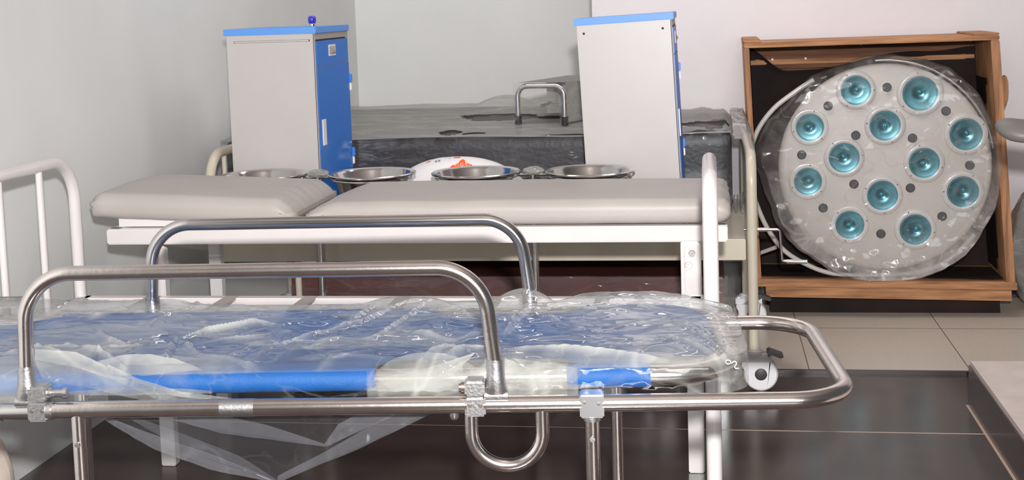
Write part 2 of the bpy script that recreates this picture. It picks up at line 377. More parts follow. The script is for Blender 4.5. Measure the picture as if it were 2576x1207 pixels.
for (u, v) in ((-.374, 0), (-.322, .593), (-1.352, 0), (-1.585, .593)):
    z1 = .588 if (v == 0 and u > -1) else .60
    lg = T.part('leg', MB().tube([(u, v, .12), (u+.0, v, z1)], .0138, 18), M['chrome'], smooth=True)
    if u > -1 and v == 0: T.part('leg_collar', MB().tube([(u, v, z1-.010), (u, v, z1-.001)], .0165, 18), M['alu'], lg, smooth=True)
    T.part('screw', MB().lathe([(0, .0165), (.005, .0165), (.0055, .013)], (u, v, .545), 'Y', 14), M['alu'], lg, smooth=True)
T.part('base_frame', MB().tube(fillet([(-.85, 0, .135), (-.2, 0, .135), (-.2, .593, .135), (-1.5, .593, .135), (-1.5, 0, .135), (-.85, 0, .135)], .06), .016, 14), M['chrome'], smooth=True)
for (u, v) in ((-.24, .02), (-.24, .575), (-1.46, .02), (-1.46, .575)): castor(T, u, v, .125, .85)
T.part('stud', MB().lathe([(0, -.010), (.006, -.009), (.009, -.004), (.009, .006)], (-.632, .004, .590), 'Z', 16), M['alu'], smooth=True)
br = MB().box(-2.0, -1.70, .600, .622, .676, .697)
T.part('stop_bar', br, M['arm'], bevel=.004, label='dark bar on the far rail')

# ------------------------------------------------------------------ canvas stretcher lying on the trolley
T2 = Thing('canvas_stretcher', 'blue canvas stretcher bed on thick steel tube lying on the trolley', 'stretcher', SO, SA, local=True)
ZF = .646; VF = .052; VB = .545
T2.part('frame_tube', MB().tube(fillet([(-1.98, VF, ZF), (-.100, VF, ZF), (-.100, VB, ZF), (-1.98, VB, ZF), (-1.98, VF, ZF)], .135, 14), .0192, 22), M['chrome'], smooth=True)
def sm(a, b, x): t = min(max((x-a)/(b-a), 0), 1); return t*t*(3-2*t)
def vfront(u):
    rec = sm(-.80, -.76, u)*(1-sm(-.43, -.39, u)) + sm(-.285, -.25, u)
    return VF+.006+.045*min(rec, 1)
def vback(u):
    rec = sm(-.76, -.68, u)*(1-sm(-.44, -.37, u)) + .8*sm(-.20, -.10, u)
    return VB-.004-.055*min(rec, 1)-.10*(1-sm(-1.72, -1.56, u))
def canv(a, b):
    u = -1.90+a*(1.90-.120); vf, vb = vfront(u), vback(u); v = vf+(vb-vf)*b
    e = min(1, max(0, (u+.120+.10)/.10)); c_ = (1-sqrt(max(0, 1-e*e)))*.09; v = max(vf+c_, min(vb-c_, v)) if e > 0 else v
    z = ZF+.0205-.016*sin(pi*b)+.0012*fbm(u*9, v*9, 0)
    return (u, v, z)
cv = T2.part('canvas', MB().grid(canv, 150, 40), M['blue'], smooth=True)
def sleeve(u0, u1, v, name='sleeve'):
    g = MB(); g.grid(lambda a, b: (u0+(u1-u0)*a, v+.0222*cos(2*pi*b), ZF+(.0222+.0005*sin(a*60))*sin(2*pi*b)), 40, 24)
    o = T2.part(name, g, M['blue'], smooth=True)
    for u in (u0+.004, u0+.013, u1-.013, u1-.004): T2.part('seam', MB().tube([(u, v+.0226*cos(a), ZF+.0226*sin(a)) for a in [2*pi*k/24 for k in range(24)]], .0007, 6, closed=True), M['seam'], o)
sleeve(-1.92, -.785, VF); sleeve(-.420, -.262, VF); sleeve(-1.60, -.745, VB); sleeve(-.385, -.205, VB)

# ------------------------------------------------------------------ clear cover draped over the canvas stretcher
def zbot(u):
    return .618
    if u < -1.33 or u > -.675: return .628
    if u < -1.0: return .60-(.60-.450)*((u+1.33)/.33)**.85
    return .60-(.60-.450)*((-.675-u)/.325)**.9
def prof(u):
    zb = zbot(u); hang = .62-zb
    P = [(.585, .625), (.586, .655), (.575, .672), (.53, .682), (.42, .683), (.30, .680), (.18, .680), (.09, .683), (.045, .680), (.027, .668), (.0245, .645), (.0245, .625)]
    if hang > 0.01:
        k = 8; P += [(.0245+.03*sin(pi*.5*i/k), .62-hang*i/k) for i in range(1, k+1)]
    else: P += [(.0245, .624-.001*i) for i in range(1, 9)]
    return P
U0, U1 = -2.03, -.070
def cover(a, b):
    u = U0+(U1-U0)*a; P = prof(u); d_ = [0]
    for i in range(len(P)-1): d_.append(d_[-1]+sqrt((P[i+1][0]-P[i][0])**2+(P[i+1][1]-P[i][1])**2))
    x_ = b*d_[-1]; i = 0
    while i < len(P)-2 and x_ > d_[i+1]: i += 1
    f = (x_-d_[i])/max(1e-9, d_[i+1]-d_[i])
    v = P[i][0]*(1-f)+P[i+1][0]*f; z = P[i][1]*(1-f)+P[i+1][1]*f
    top = 1 if .03 < v < .56 and z > .66 else 0
    amp = .0075*sm(.03, .09, v)*(1-sm(.50, .56, v))*top
    d = ridge(u*3.2+v*3, v*8.0-u*1.2, 1.7)
    d2 = ridge(u*9+4, v*13+u*5, 5.1)
    z += amp*(max(d, 0)**1.5*1.7+.25*max(d2, 0))
    # the sheet stands up in places along the far edge
    rise = .030*sm(-1.22, -1.40, u)*(.7+.5*fbm(u*5, 1, 1))+.030*max(0, 1-((u+.53)/.07)**2)+.018*sm(-.46, -.36, u)*sm(-.08, -.25, u)+.014*max(0, 1-((u+.80)/.10)**2)
    z += rise*sm(.47, .57, v)+.006*max(0, fbm(u*4, 2.2, .5))*sm(.45, .56, v)
    if not top:
        w_ = .012*ridge(u*11, z*9, 3.3)+.004*ridge(u*30, z*20, 8)
        v += 0 if b > .5 else w_
        if b > .5: v += .0015*ridge(u*14, z*30, 2)
    e = min(1, max(0, (u-(U1-.11))/.11)); c_ = (1-sqrt(max(0, 1-e*e)))*.095
    vc = .305; s_ = 1-c_/.28; v = vc+(v-vc)*s_
    return (u, v, z-.004*e)
cov = MB().grid(cover, 480, 170)
FOLDS = [([(-1.327,.331),(-1.283,.505),(-1.254,.608)],1),([(-1.222,.205),(-1.182,.28),(-1.099,.323),(-1.026,.311)],2.2),([(-1.19,.172),(-1.128,.212),(-1.068,.234),(-1.023,.257)],1.2),([(-1.438,.311),(-1.321,.179),(-1.316,.246)],1.5),([(-1.352,.045),(-1.341,.141),(-1.266,.151)],1),([(-1.201,.06),(-1.22,.198),(-1.136,.093)],1.3),([(-1.032,.028),(-.985,.172),(-.87,.328),(-.806,.481),(-.734,.546)],1.4),([(-1.153,.094),(-1.09,.076),(-.988,.02)],.8),([(-.899,.262),(-.857,.524)],1.2),([(-.82,.174),(-.784,.333),(-.736,.526)],1.3),([(-.783,.281),(-.646,.176),(-.587,.242)],1),([(-.553,.198),(-.532,.368),(-.508,.459)],1.4),([(-.508,.459),(-.437,.285),(-.359,.224),(-.203,.345)],.9),([(-.539,.089),(-.439,.074),(-.231,.037)],2),([(-.356,.11),(-.27,.129),(-.182,.154)],.8),([(-.107,.006),(-.166,.088),(-.245,.176)],1.2),([(-.107,.006),(-.146,.146),(-.2,.27)],1.1),([(-.107,-.005),(-.201,.019),(-.289,.018)],1.2),([(-.103,.113),(-.154,.24),(-.228,.347)],.7),([(-1.613,.444),(-1.575,.579),(-1.473,.642)],1),([(-1.583,.334),(-1.481,.435),(-1.32,.442)],.7),([(-1.543,.092),(-1.484,.164),(-1.418,.185)],1),([(-1.501,.165),(-1.355,.026)],1.6),([(-1.466,.2),(-1.335,.096),(-1.252,.02)],1.5),([(-.976,.062),(-.92,.162),(-.875,.222)],.8),([(-.917,.003),(-.854,.069),(-.742,.049)],.8),([(-1.227,.493),(-1.059,.405),(-.923,.432)],.6),([(-.665,.045),(-.61,.099),(-.548,.11)],1.5),([(-.726,-.007),(-.67,.088),(-.59,.142)],1.4),([(-.449,.454),(-.379,.357),(-.276,.422)],.7),([(-1.534,.596),(-1.411,.468),(-1.259,.419)],.6),([(-.732,.534),(-.636,.375),(-.529,.315)],.8),([(-1.087,.068),(-1.043,.138),(-.945,.133)],.7),([(-1.302,.094),(-1.268,.182),(-1.228,.186)],.8),([(-.408,.03),(-.319,-.002),(-.217,.001)],1),([(-.621,-.013),(-.566,.039),(-.488,-.02)],1.4),([(-.525,-.018),(-.476,.034),(-.4,-.011)],1.2)]
V_ = np.array(cov.v); veil = np.zeros(len(V_)); lift = np.zeros(len(V_))
for P_, a_ in FOLDS:   # creases where the sheet is pinched into a sharp standing fold
    P_ = np.array(P_); best = np.full(len(V_), 9.); run = np.zeros(len(V_)); L_ = 0
    for i in range(len(P_)-1):
        d_ = P_[i+1]-P_[i]; l_ = np.hypot(*d_); t_ = np.clip(((V_[:, :2]-P_[i]) @ d_)/l_**2, 0, 1)
        q_ = V_[:, :2]-(P_[i]+t_[:, None]*d_); dd = np.hypot(q_[:, 0], q_[:, 1]); m_ = dd < best; best[m_] = dd[m_]; run[m_] = (L_+t_*l_)[m_]; L_ += l_
    env = np.sin(np.pi*np.clip(run/L_, .04, .96))**.6
    lift += .0055*a_*env*np.exp(-(best/.0055)**2)+.0025*a_*env*np.exp(-(best/.02)**2)
    veil += .16*a_*env*np.exp(-(best/.005)**2)+.06*a_*env*np.exp(-(best/.035)**2)
up_ = np.clip((V_[:, 2]-.668)/.010, 0, 1); V_[:, 2] += lift*up_
side_ = np.clip((.668-V_[:, 2])/.01, 0, 1)*(V_[:, 1] < .2); V_[:, 1] -= .25*lift*side_
fr_ = (V_[:, 1] < .032) & (V_[:, 2] < .668)
clean = fr_ & ((V_[:, 0] < -.80) & (V_[:, 0] > -1.30) | (V_[:, 0] > -.40)); bunch = fr_ & (V_[:, 0] > -.78) & (V_[:, 0] < -.42)
veil = np.clip(veil, 0, .55); veil[clean] = -.22; veil[bunch] += .10
veil += .16*np.clip((V_[:, 0]+.42)/.25, 0, 1)*np.clip((V_[:, 2]-.664)/.008, 0, 1)
cov.v = [tuple(p) for p in V_]; VEIL0 = list(veil)
# end skirt hanging over the right end
def skirt(a, b):
    p = Vector(cover(1, .09+a*.40)); q = Vector((p.x+.004+.006*sin(b*2), p.y, p.z-.075*b)); q.x += .006*ridge(q.y*12, q.z*14, 1); return q
cov.grid(skirt, 60, 12)
# loose folded flap bunched round the near rail clamps
def flap(u0, u1, z0, z1, v0, seed, n=(60, 24), hgt=.02):
    def f(a, b):
        u = u0+(u1-u0)*a; env = sin(pi*a)**.5
        return (u, v0-.006*env+hgt*.6*(ridge(a*3+seed, b*3, seed)-.4)*(b*(1-b)*4)*.4+.03*b, z0+(z1-z0)*b*env+.003*ridge(a*6, b*6, seed))
    return f
cov.grid(flap(-1.40, -1.10, .628, .700, .030, 3.3), 70, 26)
cov.grid(flap(-.80, -.575, .628, .695, .030, 6.1), 60, 26)
cov.grid(flap(-.545, -.36, .628, .672, .030, 9.1), 50, 20)
cov.veil = VEIL0+[.16]*(len(cov.v)-len(VEIL0))
o = cov.obj('plastic_cover', M['film'], smooth=True); o.location = SO; o.rotation_euler = (0, 0, SA)
tag(o, 'clear crinkled plastic sheet over the blue canvas, hanging in a point below the rail', 'plastic sheet')
# the loose edge hanging in a point below the rail, with folded double bands along its edges
def sheet(poly_top, poly_bot, n, k, y0, dy, vl, sd, taper=False):
    """strip between two polylines given as (u, z)"""
    def pl(P, t):
        d = [0]
        for i in range(len(P)-1): d.append(d[-1]+sqrt((P[i+1][0]-P[i][0])**2+(P[i+1][1]-P[i][1])**2))
        x = t*d[-1]
        for i in range(len(P)-1):
            if x <= d[i+1]+1e-9: f = (x-d[i])/max(1e-9, d[i+1]-d[i]); return (P[i][0]*(1-f)+P[i+1][0]*f, P[i][1]*(1-f)+P[i+1][1]*f)
        return P[-1]
    m0 = len(hp.v)
    def f(a, b):
        p, q = pl(poly_top, a), pl(poly_bot, a); u = p[0]*(1-b)+q[0]*b; z = p[1]*(1-b)+q[1]*b
        return (u, y0+dy*b+.006*ridge(u*5+sd, z*9, sd)+.002*ridge(u*18, z*22, sd), z)
    hp.grid(f, n, k); hv.extend([vl]*(len(hp.v)-m0))
hp = MB(); hv = []
TOPL = [(-1.335, .604), (-1.1, .604), (-.85, .604), (-.672, .604)]
sheet(TOPL, [(-1.332, .580), (-1.225, .513), (-1.117, .472), (-.990, .444), (-.905, .478), (-.827, .509), (-.740, .548), (-.676, .580)], 150, 26, .050, .012, .02, 1)
sheet([(-1.332, .585), (-1.20, .532), (-1.09, .492), (-.990, .447)], [(-1.332, .578), (-1.225, .511), (-1.117, .470), (-.990, .443)], 60, 6, .046, 0, .20, 2)
sheet([(-1.30, .595), (-1.17, .545), (-1.06, .500), (-.985, .450)], [(-1.20, .532), (-1.12, .503), (-1.05, .475), (-.99, .445)], 60, 8, .042, 0, .09, 3)
sheet([(-1.27, .600), (-1.10, .585), (-1.0, .560), (-.888, .522)], [(-1.25, .592), (-1.09, .545), (-.99, .530), (-.890, .517)], 60, 6, .040, 0, .16, 4)
sheet([(-.890, .522), (-.862, .560), (-.80, .592), (-.75, .600)], [(-.886, .516), (-.846, .535), (-.79, .560), (-.72, .590)], 40, 6, .040, 0, .17, 5)
sheet([(-.985, .458), (-.90, .500), (-.80, .555), (-.72, .598)], [(-.988, .443), (-.905, .478), (-.827, .509), (-.676, .580)], 60, 8, .044, 0, .15, 6)
hp.veil = hv
h_ = hp.obj('hanging_fold', M['film_hang'], parent=o, smooth=True)
for A_ in (
    ([(-1.442, .722), (-1.36, .715), (-1.28, .675), (-1.17, .625)], [(-1.443, .700), (-1.36, .684), (-1.28, .655), (-1.20, .614)], 60, 12, .0225, 0, .24, 1),
    ([(-1.443, .700), (-1.354, .684), (-1.278, .664), (-1.10, .618)], [(-1.43, .66), (-1.34, .645), (-1.28, .630), (-1.22, .614)], 60, 12, .0225, 0, .12, 2),
    ([(-1.30, .690), (-1.24, .660), (-1.16, .635), (-1.05, .618)], [(-1.30, .684), (-1.24, .652), (-1.17, .626), (-1.08, .612)], 60, 4, .0215, 0, .30, 7),
    ([(-.785, .655), (-.70, .668), (-.63, .690), (-.59, .702)], [(-.745, .628), (-.69, .635), (-.64, .655), (-.612, .680)], 50, 14, .0225, 0, .16, 3),
    ([(-.74, .640), (-.67, .655), (-.615, .685)], [(-.665, .626), (-.64, .632), (-.615, .66)], 40, 10, .0215, 0, .14, 4),
    ([(-.535, .690), (-.50, .675), (-.42, .650)], [(-.535, .665), (-.51, .648), (-.477, .626)], 40, 12, .0225, 0, .16, 5),
    ([(-.52, .690), (-.45, .680), (-.38, .665)], [(-.50, .672), (-.45, .655), (-.41, .640)], 40, 10, .0215, 0, .10, 6),
):
    hp = MB(); hv = []; sheet(*A_); hp.veil = hv; hp.obj('gathered_film', M['film'], parent=o, smooth=True)
rp = MB()
def fold(pts, r, sd=0):
    P = fillet(pts, .03, 5); Q = []
    for i in range(len(P)-1):
        for k in range(4): Q.append(P[i].lerp(P[i+1], k/4))
    Q.append(P[-1]); n = len(Q)
    return Q, [r*(.5+.8*abs(noise.noise(Vector((i*.33, sd, 0)))))*(.35+.65*sin(pi*min(1, max(0, i/(n-1))))) for i in range(n)]
for k, (pts, r) in enumerate([([(-1.12, .040, .498), (-1.03, .042, .466), (-.988, .045, .446)], .0035),
        ([(-1.13, .038, .560), (-1.0, .038, .538), (-.888, .038, .519)], .0032),
        ([(-.888, .038, .519), (-.855, .038, .552), (-.80, .038, .580)], .003)]):
    Q, R_ = fold(pts, r, k); rp.tube(Q, R_, 8)
    T_ = rp.obj('fold_rope', M['film_hang'], parent=o, smooth=True); rp = MB()
# writing on the film at the near right corner: a small ring and a 2-like stroke
wr = MB()
wy = .018
wr.tube([(-.119+.0045*cos(t), wy, .679+.004*sin(t)) for t in [2*pi*k/14 for k in range(14)]], .0008, 6, closed=True)
wr.tube(fillet([(-.113, wy, .676), (-.107, wy, .682), (-.103, wy, .676), (-.110, wy, .666), (-.099, wy, .667)], .003, 4), .0009, 6)
wr.obj('marker_writing', M['marker'], parent=o)['label'] = 'white handwritten mark on the plastic corner'

# ------------------------------------------------------------------ white bed between trolley and couch
T = Thing('bed_frame', 'white tubular bed frame without mattress behind the steel trolley', 'bed', (-.9, 3.3, 0))
def arch(T, X, y0, y1, zt, r, mm, zb=.02, bars=(), rc=.12, name='footboard', zlow=.42, rb=.0095):
    a = T.part(name, MB().tube(fillet([(X, y0, zb), (X, y0, zt), (X, y1, zt), (X, y1, zb)], rc, 12), r, 18), mm, smooth=True)
    for y in bars: T.part('bar', MB().tube([(X, y, zlow), (X, y, zt-.004)], rb, 12), mm, a, smooth=True)
    T.part('cross_bar', MB().tube([(X, y0, zlow), (X, y1, zlow)], rb*1.3, 12), mm, a, smooth=True)
    return a
arch(T, -1.83, 2.97, 3.55, .950, .0165, M['white'], zb=.44, bars=(3.356, 3.146), name='headboard', zlow=.50)
arch(T, -.002, 3.065, 3.56, .930, .0185, M['white'], bars=(), rc=.09, name='footboard')
T.part('side_rail', MB().box(-1.81, -.028, 3.515, 3.55, .488, .546), M['white'], bevel=.003)
T.part('side_rail', MB().box(-1.81, -.028, 3.08, 3.115, .488, .546), M['white'], bevel=.003)
T.part('end_rail', MB().box(-.060, -.022, 3.05, 3.57, .480, .546), M['white'], bevel=.003)
T.part('end_rail', MB().box(-1.83, -1.79, 3.0, 3.55, .480, .546), M['white'], bevel=.003)
for x in (-1.60, -1.365, -1.13, -.86, -.60, -.30): T.part('slat', MB().box(x-.016, x+.022, 3.10, 3.54, .5405, .5475), M['cab_grey'])  # white slats; the grey colour carries their grazing shade
for x in (-.10, -.14): T.part('bolt', MB().lathe([(0, .012), (.008, .012), (.009, 0)], (x, 3.515, .517), 'Y', 6), M['alu'])
for x, y in ((-.002, 3.065), (-.002, 3.56)): T.part('foot', MB().cyl((x, y, 0), (x, y, .03), .022), M['rubber'], smooth=True)
for y in (2.97, 3.50): T.part('leg', MB().tube([(-1.830, y, 0), (-1.830, y, .50)], .0135, 14), M['white'], smooth=True)

# ------------------------------------------------------------------ grey examination couch
T = Thing('examination_couch', 'white framed examination couch with grey two-part cushions in the middle', 'couch', (-.89, 4.0, 0))
T.part('front_rail', MB().box(-1.822, .046, 3.72, 3.76, .664, .711), M['white'], bevel=.004)
T.part('back_rail', MB().box(-1.822, .046, 4.20, 4.24, .664, .711), M['white'], bevel=.004)
T.part('end_rail', MB().box(-1.822, -1.78, 3.74, 4.22, .664, .711), M['white'], bevel=.003)
T.part('end_rail', MB().box(.004, .046, 3.74, 4.22, .664, .711), M['white'], bevel=.003)
for (x, y) in ((-1.655, 3.665), (-.075, 3.70), (-1.694, 4.20), (-.075, 4.20)):
    l_ = MB(); l_.box(x, x+.042, y+.002, y+.040, .0, .664) if y > 4 else l_.box(x, x+.045, y-.018, y+.018, 0, .664)
    if y < 4: l_.box(x-.012, x+.040, y+.002, y+.014, .46, .668)
    lo_ = T.part('leg', l_, M['white'], bevel=.003)
    if y < 4:
        T.part('bolt', MB().lathe([(0, .010), (.009, .010), (.010, 0)], (x+.020, y-.018, .640), 'Y', 6), M['castor_g'], lo_)
        T.part('bolt', MB().lathe([(0, .005), (.010, .005), (.011, 0)], (x+.010, y-.018, .605), 'Y', 16), M['alu'], lo_)
def wr_r(v, p):
    e = (1-sm(0, .05, p[0]))+sm(.955, 1, p[0]); s_ = max(0, 1-abs(p[1])*3.2)
    v = Vector(v); v.y += .014*e*s_*ridge(v.z*22+v.x*9, v.x*14, 2); v.x += .009*e*ridge(v.z*30, v.y*9, 5)
    v.z += .0025*fbm(v.x*3, v.y*4, 1)+.006*sm(.0, .35, p[0])*0
    v.z -= .028*(1-sm(0, .09, p[0]))*(p[2] if p[2] > .5 else 0)*1.0
    v.x -= .055*(1-sm(0, .25, p[0]))*(p[1]-.0)*0
    return v
def wr_l(v, p):
    v = Vector(v); e = (1-sm(0, .09, p[0])); e2 = sm(.90, 1, p[0])
    v.y += .013*(e+e2)*max(0, 1-p[1]*3)*ridge(v.z*26+v.x*8, v.x*16, 3); v.x += .012*e*ridge(v.z*26, v.y*12, 6)
    v.z += .006*ridge(v.x*5, v.y*18-v.x*3, 2)*sm(.72, 1, p[0])+.002*fbm(v.x*4, v.y*4, 3)
    v.z += .030*(1-p[0])-.034*e2*(p[2] if p[2] > .5 else 0)-.012*e*(p[2] if p[2] > .5 else 0)
    return v
T.part('cushion', MB().cushion(-1.210, .050, 3.735, 4.225, .712, .781, .026, .012, (90, 34, 10), wr_r), M['vinyl'], smooth=True, label='long seat cushion')
T.part('cushion', MB().cushion(-1.900, -1.232, 3.735, 4.225, .712, .786, .030, .018, (60, 34, 10), wr_l), M['vinyl'], smooth=True, label='short head cushion tilted up on a board')
hb = MB().hexa([(-1.80, 3.765, .712), (-1.25, 3.765, .712), (-1.25, 4.2, .712), (-1.80, 4.2, .712), (-1.80, 3.765, .737), (-1.25, 3.765, .716), (-1.25, 4.2, .716), (-1.80, 4.2, .737)])
T.part('head_board', hb, M['board'])

# ------------------------------------------------------------------ cream hospital bed
T = Thing('hospital_bed', 'cream enamelled hospital bed frame on castors behind the grey couch', 'bed', (-.85, 4.95, 0))
bars5 = [4.52+.9*k/6 for k in range(1, 6)]
arch(T, .139, 4.52, 5.39, .812, .0180, M['cream'], zb=.135, bars=bars5, rc=.10, name='footboard', zlow=.56, rb=.009)
arch(T, -1.800, 4.52, 5.39, .842, .0180, M['cream'], zb=.135, bars=bars5, rc=.11, name='headboard', zlow=.56, rb=.009)
T.part('side_rail', MB().box(-1.775, .116, 4.50, 4.54, .456, .530), M['cream'], bevel=.003)
T.part('side_rail', MB().box(-1.775, .116, 5.38, 5.42, .456, .530), M['cream'], bevel=.003)
T.part('end_rail', MB().box(.07, .116, 4.54, 5.38, .456, .5295), M['cream'], bevel=.003)
T.part('end_rail', MB().box(-1.775, -1.73, 4.54, 5.38, .456, .5295), M['cream'], bevel=.003)
T.part('deck', MB().box(-1.74, .11, 4.53, 5.39, .515, .5285), M['deck'])
T.part('leg', MB().cyl((-1.497, 4.56, .02), (-1.497, 4.56, .46), .012), M['cream'], smooth=True)
for (x, y) in ((.139, 4.52), (.139, 5.39), (-1.80, 4.52), (-1.80, 5.39)): castor(T, x, y, .142, 1.0, grey=(y < 5))
cr = MB().tube(fillet([(.12, 4.90, .493), (.250, 4.90, .492), (.258, 4.90, .374), (.30, 4.90, .372)], .010, 5), .0056, 10)
ck = T.part('crank_handle', cr, M['chrome2'], smooth=True)
T.part('grip', MB().cyl((.275, 4.90, .3722), (.350, 4.90, .370), .0078), M['chrome2'], ck, smooth=True)
T.part('grip', MB().cyl((.160, 4.90, .4925), (.208, 4.90, .4925), .0078), M['chrome2'], ck, smooth=True)

# ------------------------------------------------------------------ bedside cabinets
def cabinet(label, x0, x1, y0, y1, slot, rot=0):
    z0, z1 = .531, 1.296
    T = Thing('bedside_cabinet', label, 'cabinet', ((x0+x1)/2, (y0+y1)/2, z0), group='bedside cabinets standing on the cream bed')
    bx0, bx1 = x0+.010, x1-.008
    T.part('body', MB().box(bx0, bx1, y0+.004, y1-.004, z0, z1-.022), M['cab'], bevel=.002)
    T.part('lid', MB().box(x0, x1, y0, y1, z1-.024, z1), M['cab_top'], bevel=.002, label='bright blue lid')
    f0, f1 = y0+.014, y1-.012
    fx = bx1
    T.part('front_frame', MB().box(fx-.004, fx+.001, y0+.004, y1-.004, z0, z1-.024), M['cab_grey'])
    T.part('gap', MB().box(fx, fx+.0022, f0, f1-.03, 1.244, 1.250), M['dark'])
    d = T.part('drawer', MB().box(fx, fx+.004, f0, f1-.006, 1.152, 1.244), M['cab_door'])
    yc = y0+.15+.055
    h = MB().box(fx+.004, fx+.006, yc-.036, yc+.050, 1.184, 1.226)
    T.part('handle', h, M['handle'], d)
    T.part('handle_pocket', MB().hexa([(fx+.006, yc-.028, 1.190), (fx+.006, yc+.044, 1.190), (fx+.006, yc+.044, 1.220), (fx+.006, yc-.028, 1.220), (fx+.014, yc+.018, 1.199), (fx+.014, yc+.020, 1.199), (fx+.014, yc+.020, 1.202), (fx+.014, yc+.018, 1.202)]), M['cab_grey'], d)
    dr = T.part('door', MB().box(fx, fx+.004, f0, f1, z0+.02, 1.149), M['cab_door'])
    T.part('handle', MB().box(fx+.004, fx+.008, y0+.045, y0+.083, .860, .955), M['handle'], dr)
    for zz in (1.068, .775):
        T.part('hinge', MB().box(fx-.002, fx+.012, f1-.001, f1+.016, zz, zz+.034), M['hinge'], bevel=.003)
        T.part('hinge', MB().box(fx-.002, fx+.010, f1+.000, f1+.014, zz-.032, zz-.001), M['handle'], bevel=.003)
    if slot:
        s_ = MB().box(x0+.045, x1-.030, y0+.0030, y0+.0046, 1.2508, 1.2516).box(x0+.045, x1-.030, y0+.0030, y0+.0046, 1.2448, 1.2456)
        for x in (x0+.042, x1-.028): s_.lathe([(0, .001), (.004, .001)], (x, y0+.004, 1.248), 'Y', 14)
        T.part('towel_rail', MB().box(x0+.04, x1-.028, y0+.0028, y0+.0048, 1.2456, 1.2508), M['cab'])
        T.part('groove', s_, M['dark'])
    else:
        s_ = MB()
        for x in (x0+.034, x1-.040): s_.lathe([(0, .0008), (.0042, .0008)], (x, y0+.004, 1.243), 'Y', 14)
        T.part('screw_hole', s_, M['dark'])
    if rot: T.o.rotation_euler = (0, rot, 0)
    return T
cabinet('white cabinet showing its blue drawer and door, the left one on the bed', -1.752, -1.402, 4.60, 5.05, True)
tr = cabinet('leaning plain white cabinet with two screw holes near its blue lid, right of the stool', -.442, -.092, 4.60, 5.05, False, radians(-2.3))
tr.o.location.x += .006; tr.o.location.z += .007
T = Thing('bottle', 'small blue bottle stopper on top of the left cabinet', 'bottle', (-1.53, 4.98, 1.296))
T.part('stopper', MB().lathe([(0, .035), (.010, .035), (.0145, .032), (.0165, .024), (.016, .014), (.0135, .005), (0, .004)], (-1.53, 4.98, 1.300), 'Z', 10), M['bottle'], smooth=True)
T.part('neck', MB().lathe([(0, .006), (.013, .006), (.0135, .0), (0, 0)], (-1.53, 4.98, 1.2962), 'Z', 20), M['chrome2'], smooth=True)

# ------------------------------------------------------------------ basin stands and basins
def basin_stand(x, label):
    y = 4.41
    T = Thing('basin_stand', label, 'stand', (x, y, 0), group='basin stands behind the couch')
    T.part('pole', MB().cyl((x, y, .05), (x, y, .775), .0115), M['chrome'], smooth=True)
    for s_ in (-1, 1):
        cx = x+s_*.197
        T.part('ring', MB().tube([(cx+.139*cos(2*pi*k/40), y+.139*sin(2*pi*k/40), .770) for k in range(40)], .0042, 8, closed=True), M['chrome2'], smooth=True)
    T.part('cross_tube', MB().cyl((x-.062, y, .773), (x+.062, y, .773), .0052), M['chrome2'], smooth=True)
    for k in range(3):
        a = k*2*pi/3+.4; ff = T.part('foot', MB().tube(fillet([(x, y, .12), (x+.05*cos(a), y+.02*sin(a), .09), (x+.14*cos(a), y+.06*sin(a), .02)], .03, 5), .009, 10), M['chrome'], smooth=True)
        T.part('wheel', MB().lathe([(0, -.01), (.02, -.01), (.02, .01), (0, .01)], (x+.145*cos(a), y+.062*sin(a), .02), 'Y', 16), M['rubber'], ff)
    wv = MB()
    def blob(a, b):
        th = 2*pi*a; ph = pi*b; r = 1+.45*ridge(cos(th)*1.5+x, sin(th)*1.5, cos(ph)*1.6)
        return (x+.004+.030*r*sin(ph)*cos(th), y+.016*r*sin(ph)*sin(th), .786+.012*r*cos(ph))
    wv.grid(blob, 26, 14); T.part('plastic_wrapping', wv, M['film_grey'], smooth=True)
    T.part('knob', MB().cyl((x-.012, y, .788), (x+.016, y, .788), .008), M['brass'], smooth=True)
    wp = MB(); wp.grid(lambda a, b: (x+.0145*cos(2*pi*a)*(1+.12*ridge(a*5, b*22, 1)), y+.0145*sin(2*pi*a), .30+.42*b), 16, 40); T.part('pole_wrapping', wp, M['film_lamp'], smooth=True)
basin_stand(-1.361, 'chrome double basin stand holding the two left steel basins')
basin_stand(-.600, 'chrome double basin stand holding the two right steel basins')
BL = ['leftmost steel basin, mostly hidden behind the head cushion', 'second steel basin from the left, below the blue cabinet door', 'third steel basin from the left, in front of the white sack', 'rightmost steel basin, in front of the leaning cabinet']
for k, x in enumerate((-1.558, -1.164, -.797, -.403)):
    b = MB().lathe([(0, -.088), (.095, -.088), (.108, -.080), (.128, -.012), (.134, -.003), (.150, .000), (.1535, -.003), (.1535, -.007), (.150, -.008), (.136, -.010), (.130, -.018), (.109, -.086), (.096, -.092), (0, -.092)], (x, 4.41, .7885), 'Z', 64)
    tag(b.obj('wash_basin', M['chrome2'], smooth=True), BL[k], 'basin', 'steel basins in the stands')

